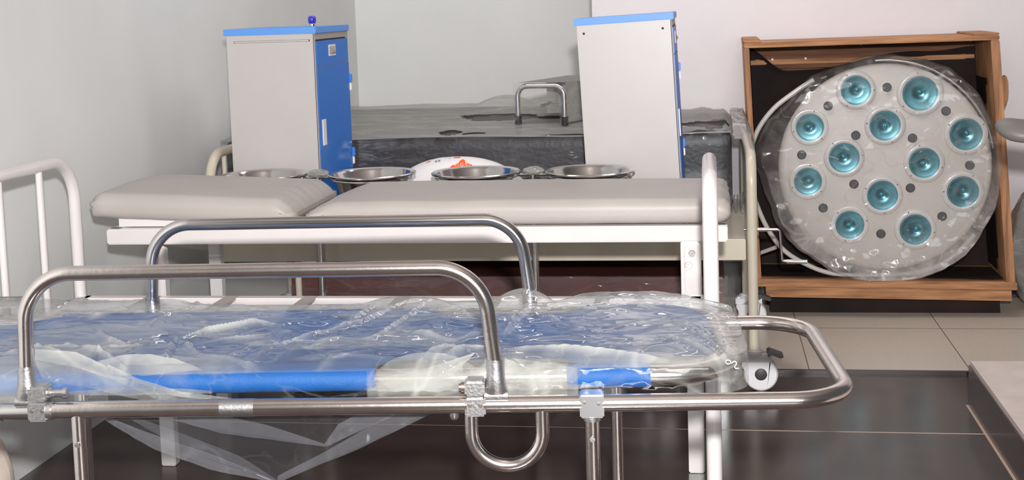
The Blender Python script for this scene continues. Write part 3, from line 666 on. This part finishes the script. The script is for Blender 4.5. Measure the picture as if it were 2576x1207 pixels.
# ------------------------------------------------------------------ black mattress in torn polythene
def ztop(x, y):
    t = (y-5.1)/.75; b = .905-.048*sm(-.9, .05, x); return .833+(b-.833)*t
T = Thing('foam_mattress', 'thick black mattress in torn grey plastic along the back of the cream bed', 'mattress', (-.9, 5.48, .53))
def slabd(v, p):
    v = Vector(v); k = sm(.4, 1, p[2]); v.z = v.z+(ztop(v.x, v.y)-.833)*k
    if p[1] < .05: v.y -= .018*sin(pi*min(1, max(0, (p[2]-.0)/.45)))*(p[2] < .45)
    return v
T.part('cover', MB().cushion(-1.96, .085, 5.10, 5.84, .5315, .833, .022, .002, (70, 20, 12), slabd), M['black'], smooth=True)
holes = [((-.885, 5.50), .165, .085), ((-1.03, 5.17), .045, .055), ((-.93, 5.135), .055, .018), ((-.66, 5.49), .06, .03), ((-.02, 5.33), .10, .085), ((.02, 5.18), .035, .05)]
def topw(a, b):
    x = -1.965+2.06*a; y = 5.088+.765*b; z = ztop(x, y)+.006+.0045*ridge(x*1.6, y*12, 2)+.004*fbm(x*5, y*9, 4)
    z += .035*max(0, 1-((x+.905)/.13)**2)*sm(5.60, 5.80, y) + .020*sm(-.10, .0, x)*max(0, fbm(x*9, y*5, 2)+.2)
    if a > .985: z -= .03*(a-.985)/.015
    return (x, y, z)
def keep_top(a, b):
    x = -1.965+2.06*a; y = 5.088+.765*b
    return not any(((x-c[0])/rx)**2+((y-c[1])/ry)**2 < 1+.5*fbm(x*18, y*22, 3) for c, rx, ry in holes)
T.part('torn_wrapping', MB().grid(topw, 240, 70, keep_top), M['film_grey'], smooth=True, label='grey plastic with ragged holes on the top')
def fronw(a, b):
    x = -1.97+2.06*a; z = .84-.30*b
    return (x, 5.087-.008*sin(pi*b)-.018*sm(.45, .8, b)*(1-sm(.8, 1, b))-(.005*max(0, ridge(x*3, z*14, 2))+.002*max(0, ridge(x*9, z*30, 7)))*(1-.75*sm(-.30, -.12, x)), z)
def keep_f(a, b):
    x = -1.97+2.06*a; z = .84-.30*b; return x < -.16 and not (((x+1.035)/.042)**2+((z-.823)/.026)**2 < 1+.4*fbm(x*30, z*30, 1))
T.part('front_wrapping', MB().grid(fronw, 260, 46, keep_f), M['film_dark'], smooth=True)
def endw(a, b):     # loose end pulled over the bed's tubular footboard
    y = 5.09+.62*a; z0 = ztop(.09, y)+.012
    x = .085+.085*sin(min(1, b*1.5)*pi/2); z = z0+.012*(1-b)-.24*max(0, b-.28)+.010*ridge(y*9, b*5, 4)
    if a < .12: z -= .05*(.12-a)/.12
    return (x+.006*ridge(y*14, b*7, 1), y, z)
T.part('loose_end', MB().grid(endw, 50, 40, lambda a, b: b < .80+.2*fbm(a*6, 0, 0)), M['film_grey'], smooth=True)
def endf(a, b):
    x = -.165+.305*a+.02*b; z = .835-.33*b; return (x, 5.078-.03*sin(pi*a)+.005*ridge(x*12, z*10, 3), z)
T.part('front_end', MB().grid(endf, 60, 40), M['film_lamp'], smooth=True)
T.part('seam', MB().tube([(-1.97+2.05*k/80, 5.083+.002*sin(k), .838-.004*sin(k*.13)) for k in range(81)], .0032, 6), M['film_grey'], smooth=True)
# fringe of stretched strands at the end
fg = MB()
for k in range(9):
    x = .03+.012*k; fg.tube([(x, 5.06, .60), (x+.006*random.uniform(-1, 1), 5.055, .57), (x+.018*random.uniform(-1, 1), 5.05, .545-.02*random.random())], [.003, .002, .0012], 5)
T.part('strands', fg, M['pedal'], smooth=True)

# ------------------------------------------------------------------ step stool on the mattress
T = Thing('step_stool', 'chrome step stool with black rubber feet wrapped in grey plastic on the black mattress', 'stool', (-.6, 5.5, .88))
A = (-.778, 5.33); B = (-.582, 5.30); D = (-.43, 5.60); Cc = (-.66, 5.655)
for (p, q) in ((A, B), (Cc, D)):
    zt = 1.020 if p == A else 1.024
    zp, zq = ztop(*p)+.012, ztop(*q)+.012
    T.part('frame', MB().tube(fillet([(p[0], p[1], zp+.012), (p[0], p[1], zt), (q[0], q[1], zt), (q[0], q[1], zq+.012)], .042, 10), .0105, 14), M['chrome'], smooth=True)
    for c, z in ((p, zp), (q, zq)):
        T.part('rubber_foot', MB().cyl((c[0], c[1], z), (c[0], c[1], z+.032), .0145), M['rubber'], smooth=True)
T.part('stay', MB().cyl((-.66, 5.655, .935), (-.70, 5.50, .925), .008), M['chrome'], smooth=True)
def stt(a, b):
    P0 = Vector((A[0]-.0, A[1], 0)); P1 = Vector((B[0]+.0, B[1], 0)); P2 = Vector((-.22, 5.78, 0)); P3 = Vector((-.62, 5.80, 0))
    p = P0.lerp(P1, a).lerp(P3.lerp(P2, a), b); return (p.x, p.y, 1.033+.004*sin(pi*a)*sin(pi*b)+.001*ridge(a*5, b*5, 1))
T.part('tread', MB().grid(stt, 24, 24), M['arm'], smooth=True)
def std(a, b): q = stt(1, a); return (q[0]+.003+.004*ridge(a*4, b*3, 2), q[1], q[2]-(.165-.02*a)*b)
T.part('side_wrapping', MB().grid(std, 30, 16), M['film_grey'], smooth=True)
def stw(a, b): q = stt(0, a); return (q[0]-.002, q[1], q[2]-.17*b+.0*a)
T.part('back_wrapping', MB().grid(lambda a, b: (lambda q: (q[0]+.004*ridge(a*4, b*4, 5), q[1], q[2]-.15*b))(stt(a, .55)), 30, 16), M['film_grey'], smooth=True)
T.part('front_wrapping', MB().grid(lambda a, b: (A[0]-.016+(B[0]-A[0]+.032)*a, A[1]+(B[1]-A[1])*a-.013-.004*sin(pi*a), 1.032-.165*b*(1 if a < .16 or a > .84 else .18)), 40, 16), M['film_lamp'], smooth=True)

# ------------------------------------------------------------------ white printed sack on the bed
SC = (-.945, 4.80)
def sackf(a, b, off=0):
    x = -1.215+.54*a; t = min(1, max(0, 1-(abs((x+.935)/.29))**2.3)); h = .262*(.22+.78*t**.55)
    ph = pi*b; y = SC[1]-.15*cos(ph)*(.45+.55*t**.5); z = .53+h*sin(ph)**.72
    n = Vector((-(x+.935)*.8, -cos(ph), sin(ph))).normalized()*off
    return Vector((x+.0, y, z))+n+Vector((0, 0, .003*ridge(x*9, y*9, 3)))
T = Thing('sack', 'bulging white plastic sack with orange print behind the steel basins', 'sack', (-.945, 4.80, .53))
T.part('bag', MB().grid(sackf, 60, 36), M['sack'], smooth=True)
def decal(poly, cx, cb, s, mm, name, off=.002):
    g = MB(); n = len(poly)
    def mp(px, py): return sackf(cx+px*s/.54, cb+py*s*2.1, off)
    cxm = sum(p[0] for p in poly)/n; cym = sum(p[1] for p in poly)/n; vs = []; K = 5
    for k in range(K+1): vs += [mp(cxm+(p[0]-cxm)*k/K, cym+(p[1]-cym)*k/K) for p in poly]
    fs = [(k*n+i, k*n+(i+1) % n, (k+1)*n+(i+1) % n, (k+1)*n+i) for k in range(K) for i in range(n)]
    g.add(vs, fs); return T.part(name, g, mm)
crown = [(-.5, -.28), (-.45, -.05), (-.36, .02), (-.28, -.02), (-.24, .10), (-.14, .16), (-.10, .34), (0, .42), (.10, .34), (.14, .18), (.26, .16), (.40, .10), (.50, -.02), (.52, -.2), (.3, -.3), (0, -.32), (-.25, -.30)]
decal(crown, .570, .335, .090, M['orange'], 'orange_emblem')
def stroke(pts, r, cx, cb, s, mm, name):
    g = MB(); P = [sackf(cx+p[0]*s/.54, cb+p[1]*s*2.1, .0032) for p in pts]
    g.tube(P, r, 6); return T.part(name, g, mm)
def letter(ch, ox, s, r, cx, cb, mm, name):
    G = {'G': [(.3, .32), (0, .40), (-.28, .2), (-.3, -.1), (-.1, -.35), (.2, -.3), (.28, -.05), (.08, -.05)], 'S': [(.28, .30), (0, .40), (-.24, .2), (0, 0), (.24, -.18), (0, -.38), (-.28, -.28)],
         'A': [(-.3, -.38), (0, .4), (.3, -.38)], 'C': [(.28, .28), (0, .4), (-.28, .15), (-.28, -.15), (0, -.38), (.28, -.26)], 'I': [(0, .38), (0, -.38)], 'O': [(.28, 0), (.2, .3), (0, .4), (-.2, .3), (-.28, 0), (-.2, -.3), (0, -.4), (.2, -.3), (.28, 0)]}
    stroke([(p[0]+ox, p[1]) for p in G[ch]], r, cx, cb, s, mm, name)
for ch, ox in (('A', -.9), ('G', 0), ('S', .85), ('I', 1.45)): letter(ch, ox, .020, .0013, .572, .340, M['pale'], 'letter')
for ch, ox in (('C', -.5), ('O', .45)): letter(ch, ox, .012, .0010, .395, .40, M['ink'], 'letter')
letter('I', 0, .009, .0010, .475, .43, M['ink'], 'letter')
decal([(-.5, -.2), (.4, -.1), (.5, .2), (-.3, .25)], .325, .43, .018, M['orange'], 'orange_mark')
decal([(-.5, -.2), (.6, -.15), (.5, .2), (-.3, .25)], .520, .45, .026, M['orange'], 'orange_mark')

# ------------------------------------------------------------------ brown wrapped box under the cream bed
T = Thing('box', 'long dark brown box in clear film on the floor under the cream bed', 'box', (-.77, 4.95, .012))
T.part('carton', MB().box(-1.60, .045, 4.78, 5.16, .012, .338), M['brown'], bevel=.006)
T.part('wrapping', MB().grid(lambda a, b: (-1.61+1.665*a, 4.772-.004*ridge(a*5, b*3, 1)-.004*sin(pi*b), .015+.33*b), 160, 30), M['film_dark'], smooth=True)

T = Thing('case', 'black block added for the dark band behind the brown box under the cream bed', 'case', (-.75, 5.38, .012))  # made-up block, added only to give a dark band under the bed
T.part('dark_block_body', MB().box(-1.56, .02, 5.21, 5.55, .012, .44), M['rubber'], bevel=.01)
T.part('lid', MB().box(-1.565, .025, 5.205, 5.555, .44, .452), M['rubber'], bevel=.003)

# ------------------------------------------------------------------ wooden crate
T = Thing('crate', 'open brown wooden crate standing on its side against the white wall', 'crate', (.68, 5.7, 0))
yf, yb = 5.50, 5.865
# front corners (slightly skewed by age): outer
TL = (.147, 1.165); TR = (1.156, 1.172); BR = (1.226, .112); BLc = (.186, .128)
def cp(sx, sz):  # bilinear in the crate's face
    l = Vector(TL).lerp(Vector(BLc), sz); r = Vector(TR).lerp(Vector(BR), sz); return l.lerp(r, sx)
def board(s0, s1, t0, t1, y0, y1, m_, name, bev=.003, lab=None, par=None):
    P = [cp(s0, t1), cp(s1, t1), cp(s1, t0), cp(s0, t0)]
    v = [(P[0].x, y0, P[0].y), (P[1].x, y0, P[1].y), (P[1].x, y1, P[1].y), (P[0].x, y1, P[0].y), (P[3].x, y0, P[3].y), (P[2].x, y0, P[2].y), (P[2].x, y1, P[2].y), (P[3].x, y1, P[3].y)]
    return T.part(name, MB().hexa(v), m_, par, bevel=bev, label=lab)
board(.0, 1, 0, .020, yf, yb, M['wood'], 'top_panel')
board(-.002, .066, -.016, .0, yf, yb, M['wood'], 'cleat'); board(.90, 1.002, -.008, .0, yf, yb, M['wood'], 'cleat')
board(0, .020, .020, .952, yf, yb, M['woodv'], 'side_panel')
board(.966, 1.0, .020, .952, yf, yb, M['woodv'], 'side_panel')
board(.0, 1.006, .952, .983, yf, yb, M['wood'], 'bottom_panel')
board(.035, .985, .983, 1.028, yf+.01, yb, M['wood'], 'bottom_panel')
board(.05, .955, 1.028, 1.118, yf+.10, yf+.17, M['liner'], 'shadow_skid'); board(.05, .955, 1.028, 1.118, yb-.09, yb-.02, M['liner'], 'shadow_skid')  # full-width and dark to stand in for the shadow under the crate
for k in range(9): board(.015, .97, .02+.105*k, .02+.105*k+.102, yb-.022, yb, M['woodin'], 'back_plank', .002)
board(.022, .964, .082, .104, yb-.036, yb-.022, M['wood'], 'batten')
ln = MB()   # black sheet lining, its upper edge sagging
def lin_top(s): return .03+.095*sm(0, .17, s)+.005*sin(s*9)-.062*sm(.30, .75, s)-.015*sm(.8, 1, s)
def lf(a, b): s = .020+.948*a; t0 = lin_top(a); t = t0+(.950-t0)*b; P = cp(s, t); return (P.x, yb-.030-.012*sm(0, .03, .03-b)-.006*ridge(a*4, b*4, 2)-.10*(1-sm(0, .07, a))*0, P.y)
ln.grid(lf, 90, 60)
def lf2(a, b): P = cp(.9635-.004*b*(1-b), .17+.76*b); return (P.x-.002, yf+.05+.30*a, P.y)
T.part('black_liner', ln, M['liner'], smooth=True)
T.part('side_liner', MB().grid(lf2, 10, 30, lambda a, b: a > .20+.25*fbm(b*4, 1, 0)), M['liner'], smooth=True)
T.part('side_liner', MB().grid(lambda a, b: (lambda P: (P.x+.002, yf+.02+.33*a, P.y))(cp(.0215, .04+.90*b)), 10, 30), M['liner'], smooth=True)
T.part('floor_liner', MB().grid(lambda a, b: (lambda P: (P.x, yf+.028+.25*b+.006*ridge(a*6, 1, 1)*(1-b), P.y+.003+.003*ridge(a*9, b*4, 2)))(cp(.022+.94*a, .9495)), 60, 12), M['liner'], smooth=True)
nl = MB()
for s, t in ((.125, .082), (.265, .082), (.5, .03), (.95, .03)): P = cp(s, t); nl.box(P.x-.004, P.x+.004, yb-.041, yb-.036, P.y-.004, P.y+.004)
T.part('label_tack', nl, M['marker'])
# carved end of a rope cleat on the right side
T.part('side_cleat', MB().lathe([(0, .072), (.010, .066), (.016, .045), (.018, 0), (.016, -.03), (.008, -.055), (0, -.06)], (1.185, 5.55, .935), 'Z', 12), M['woodv'], smooth=True)

# ------------------------------------------------------------------ surgical lamp head in the crate
YL = 5.52
def s2w(px, py, Y=YL):   # face of the lamp, laid out from its centre: 601 px per metre on that plane
    k = 1/597.; dx = (px-2228)*k; dz = -(py-428)*k; return Vector((LC[0]+dx*1.012-dz*.0, Y, LC[2]+dz*.99+dx*.006))
LC = (.712, YL, .637); RL = .425
T = Thing('surgical_lamp', 'large round grey operating theatre lamp with twelve teal lenses inside the crate', 'lamp', (.71, 5.66, .19))
hd = MB().lathe([(0, 0), (RL-.035, 0), (RL-.028, -.004), (RL-.024, -.004), (RL-.012, -.006), (RL, -.018), (RL+.004, -.045), (RL-.006, -.06), (RL-.04, -.085), (RL-.15, -.14), (.12, -.17), (0, -.17)], LC, 'Y', 96)
T.part('housing', hd, M['lamp'], smooth=True)
LENS = [(2160, 233, 36), (2310, 245, 42), (2050, 322, 34), (2228, 322, 37), (2416, 348, 39), (2131, 400, 37), (2319, 417, 37), (2044, 458, 34), (2409, 490, 38), (2221, 496, 37), (2143, 569, 35), (2298, 583, 38)]
for k, (px, py, r) in enumerate(LENS):
    c = s2w(px, py); R_ = r/600.
    c = tuple(c)
    rg = T.part('lens_ring', MB().lathe([(R_*.98, -.002), (R_*1.0, .006), (R_*1.10, .008), (R_*1.30, .006), (R_*1.34, .003), (R_*1.35, -.002)], c, 'Y', 40), M['ring'], smooth=True)
    T.part('lens', MB().lathe([(0, .0012), (R_*.25, .0014), (R_*.3, .0032), (R_*.55, .0036), (R_*.8, .0040), (R_*.99, .0058)], c, 'Y', 40), M['reflector'], rg, smooth=True)
    T.part('glass_rim', MB().tube([(c[0]+R_*.93*cos(t), c[1]-.0062, c[2]+R_*.93*sin(t)) for t in [2*pi*q/36 for q in range(36)]], .0016, 8, closed=True), M['lensrim'], rg, smooth=True)
    a0 = k*1.7
    T.part('bulb', MB().lathe([(0, .016), (.006, .014), (.0095, .008), (.010, .002)], (c[0]+.004*cos(a0), c[1], c[2]+.004*sin(a0)), 'Y', 18), M['bulb'], rg, smooth=True)
    sw = MB()
    for q in range(3):
        t = a0+q*2*pi/3; sw.lathe([(0, .0082), (.0028, .008)], (c[0]+R_*1.2*cos(t), c[1], c[2]+R_*1.2*sin(t)), 'Y', 8)
    T.part('screw', sw, M['pedal'], rg)
for px, py in ((2233, 228), (2094, 270), (2370, 290), (2159, 345), (2292, 355), (2030, 391), (2425, 425), (2154, 467), (2287, 479), (2080, 526), (2361, 551), (2217, 593)):
    c = s2w(px, py); T.part('knob', MB().lathe([(0, .010), (.015, .010), (.0180, .007), (.019, 0)], tuple(c), 'Y', 20), M['pedal'], smooth=True)
yk = []
for px, py in ((2062, 205), (2020, 232), (1965, 275), (1925, 330), (1905, 395), (1906, 460), (1925, 530), (1952, 590), (1990, 640), (2050, 678), (2105, 697), (2180, 703), (2260, 700), (2330, 690), (2390, 655), (2440, 600)):
    q = s2w(px, py, YL+.03); yk.append(q)
def smoothpath(P, n=5):
    out = []
    for i in range(len(P)-1):
        p0 = P[max(i-1, 0)]; p1 = P[i]; p2 = P[i+1]; p3 = P[min(i+2, len(P)-1)]
        for k in range(n):
            t = k/n; out.append(.5*((2*p1)+(p2-p0)*t+(2*p0-5*p1+4*p2-p3)*t*t+(3*p1-p0-3*p2+p3)*t**3))
    out.append(P[-1]); return out
T.part('yoke', MB().tube(smoothpath(yk), .0105, 14), M['yoke'], smooth=True)
T.part('yoke_arm', MB().tube([s2w(1966, 628, YL+.03), s2w(1930, 645, YL+.06), s2w(1895, 672, YL+.08)], .009, 12), M['yoke'], smooth=True)
T.part('bumper_ring', MB().tube([(LC[0]+(RL+.012)*cos(t), YL+.03, LC[2]+.006+(RL+.012)*sin(t)) for t in [.15+1.5*q/40 for q in range(41)]], .006, 10), M['chrome'], smooth=True)
# crinkled film round the lamp head
def wrapf(a, b):
    th = 2*pi*a; rr = b
    R0 = RL+.03+.018*fbm(cos(th)*2, sin(th)*2, 1)
    if rr < .84: r = R0*rr/.84; y = YL-.024-.012*max(0, ridge(r*cos(th)*4, r*sin(th)*4, 2))*(.25+.75*sm(.55, 1, rr/.84))-.003*max(0, ridge(r*cos(th)*12, r*sin(th)*12, 4))
    else: t = (rr-.84)/.16; r = R0+.012*sin(t*pi); y = YL-.022+.13*t
    low = sm(.1, -1, sin(th)); lft = sm(.2, 1, -cos(th))
    r *= 1+.045*low*sm(.4, 1, rr)+.13*lft*sm(.55, 1, rr)*(sm(-.9, .2, sin(th)) if sin(th) < 0 else 1-sm(.2, .9, sin(th)))
    y -= .014*low*sm(.5, .84, rr)*max(0, ridge(th*3, rr*5, 3))
    return (LC[0]+r*cos(th), y, max(.175+.0, LC[2]+r*sin(th)))
wl = MB().grid(wrapf, 300, 90)
wv_ = []
for p in wl.v:
    dx_, dz_ = p[0]-LC[0], p[2]-LC[2]; r_ = sqrt(dx_*dx_+dz_*dz_)/RL; th_ = atan2(dz_, dx_)
    edge = sm(.80, 1.02, r_); low_ = sm(.15, -.9, sin(th_))*sm(.62, 1.0, r_); q = max(0, ridge(th_*4, r_*3, 2))
    wv_.append(min(.6, (.10+.45*q)*edge*(.35+.65*low_)+.28*low_*max(0, ridge(dx_*9, dz_*9, 1))))
wl.veil = wv_
tag(wl.obj('plastic_wrap', M['film_lamp'], smooth=True), 'crinkled clear film wrapped round the big surgical lamp', 'plastic wrap')

# ------------------------------------------------------------------ things cut by the frame
T = Thing('instrument_arm', 'grey padded rounded arm reaching in at the right edge above the step', 'arm', (1.30, 3.62, .15))
ap = []
for k in range(13):
    t = pi/2+pi*k/12; ap.append((.868+.042*cos(t), .042*sin(t)))
ax = Vector((.96, -.18, -.11)).normalized(); pn = Vector((.3, .93, .12)).normalized()
g = MB(); ring = []
def armp(s, k, n=20):
    w_ = .036*(sqrt(max(0, 1-(1-min(s/.05, 1))**2))); t = 2*pi*k/n; c = Vector((.832, 4.00, .947))+ax*s
    return c+Vector((-.1, .6, .25)).normalized()*w_*1.4*cos(t)+Vector((.05, -.2, .95)).normalized()*w_*.78*sin(t)
ns = [0.0005, .004, .01, .02, .032, .05, .1, .2, .35, .5]
vs = [armp(s, k) for s in ns for k in range(20)]; fs = [(i*20+k, i*20+(k+1) % 20, (i+1)*20+(k+1) % 20, (i+1)*20+k) for i in range(len(ns)-1) for k in range(20)]+[tuple(range(20))[::-1], tuple((len(ns)-1)*20+k for k in range(20))]
g.add(vs, fs); T.part('pad', g, M['arm'], smooth=True)
T.part('post', MB().cyl((1.28, 3.92, .15), (1.28, 3.92, .88), .02), M['chrome'], smooth=True)
T.part('base', MB().lathe([(0, .03), (.12, .03), (.16, .01), (.16, 0), (0, 0)], (1.28, 3.92, .15), 'Z', 32), M['arm'], smooth=True)
def crm(a, b):
    th = 2*pi*a; ph = pi*b; r = 1+.25*ridge(cos(th)*2, sin(th)*2, ph*1.5); return (1.33+.085*r*sin(ph)*cos(th), 5.66+.07*r*sin(ph)*sin(th), .125+.11+.17*r*cos(ph)+.02)
T = Thing('parcel', 'crumpled brown parcel in clear film right of the crate', 'parcel', (1.33, 5.66, .012))
T.part('bundle', MB().grid(lambda a, b: (1.345+.09*sin(pi*b)*cos(2*pi*a), 5.68+.08*sin(pi*b)*sin(2*pi*a), .26+.248*cos(pi*b)), 28, 20), M['brown'], smooth=True)
T.part('film', MB().grid(lambda a, b: (lambda r: (1.345+.105*r*sin(pi*b)*cos(2*pi*a), 5.68+.09*r*sin(pi*b)*sin(2*pi*a), .275+.258*cos(pi*b)))(1+.16*ridge(cos(2*pi*a)*2, sin(2*pi*a)*2, b*5)), 50, 40), M['film_grey'], smooth=True)
def kr(a, b):
    th = 2*pi*a; ph = pi*b; r = 1+.10*fbm(cos(th), sin(th), ph); sp = sin(ph)**.6; return (-1.905+.072*r*sp*(1+.12*cos(ph))*cos(th), 3.10+.08*r*sp*sin(th), .135+.135*cos(ph))
T = Thing('paper_bag', 'rounded pale paper bag on the floor at the lower left corner', 'bag', (-1.905, 3.10, 0))
T.part('bag', MB().grid(kr, 30, 24), M['paper'], smooth=True)
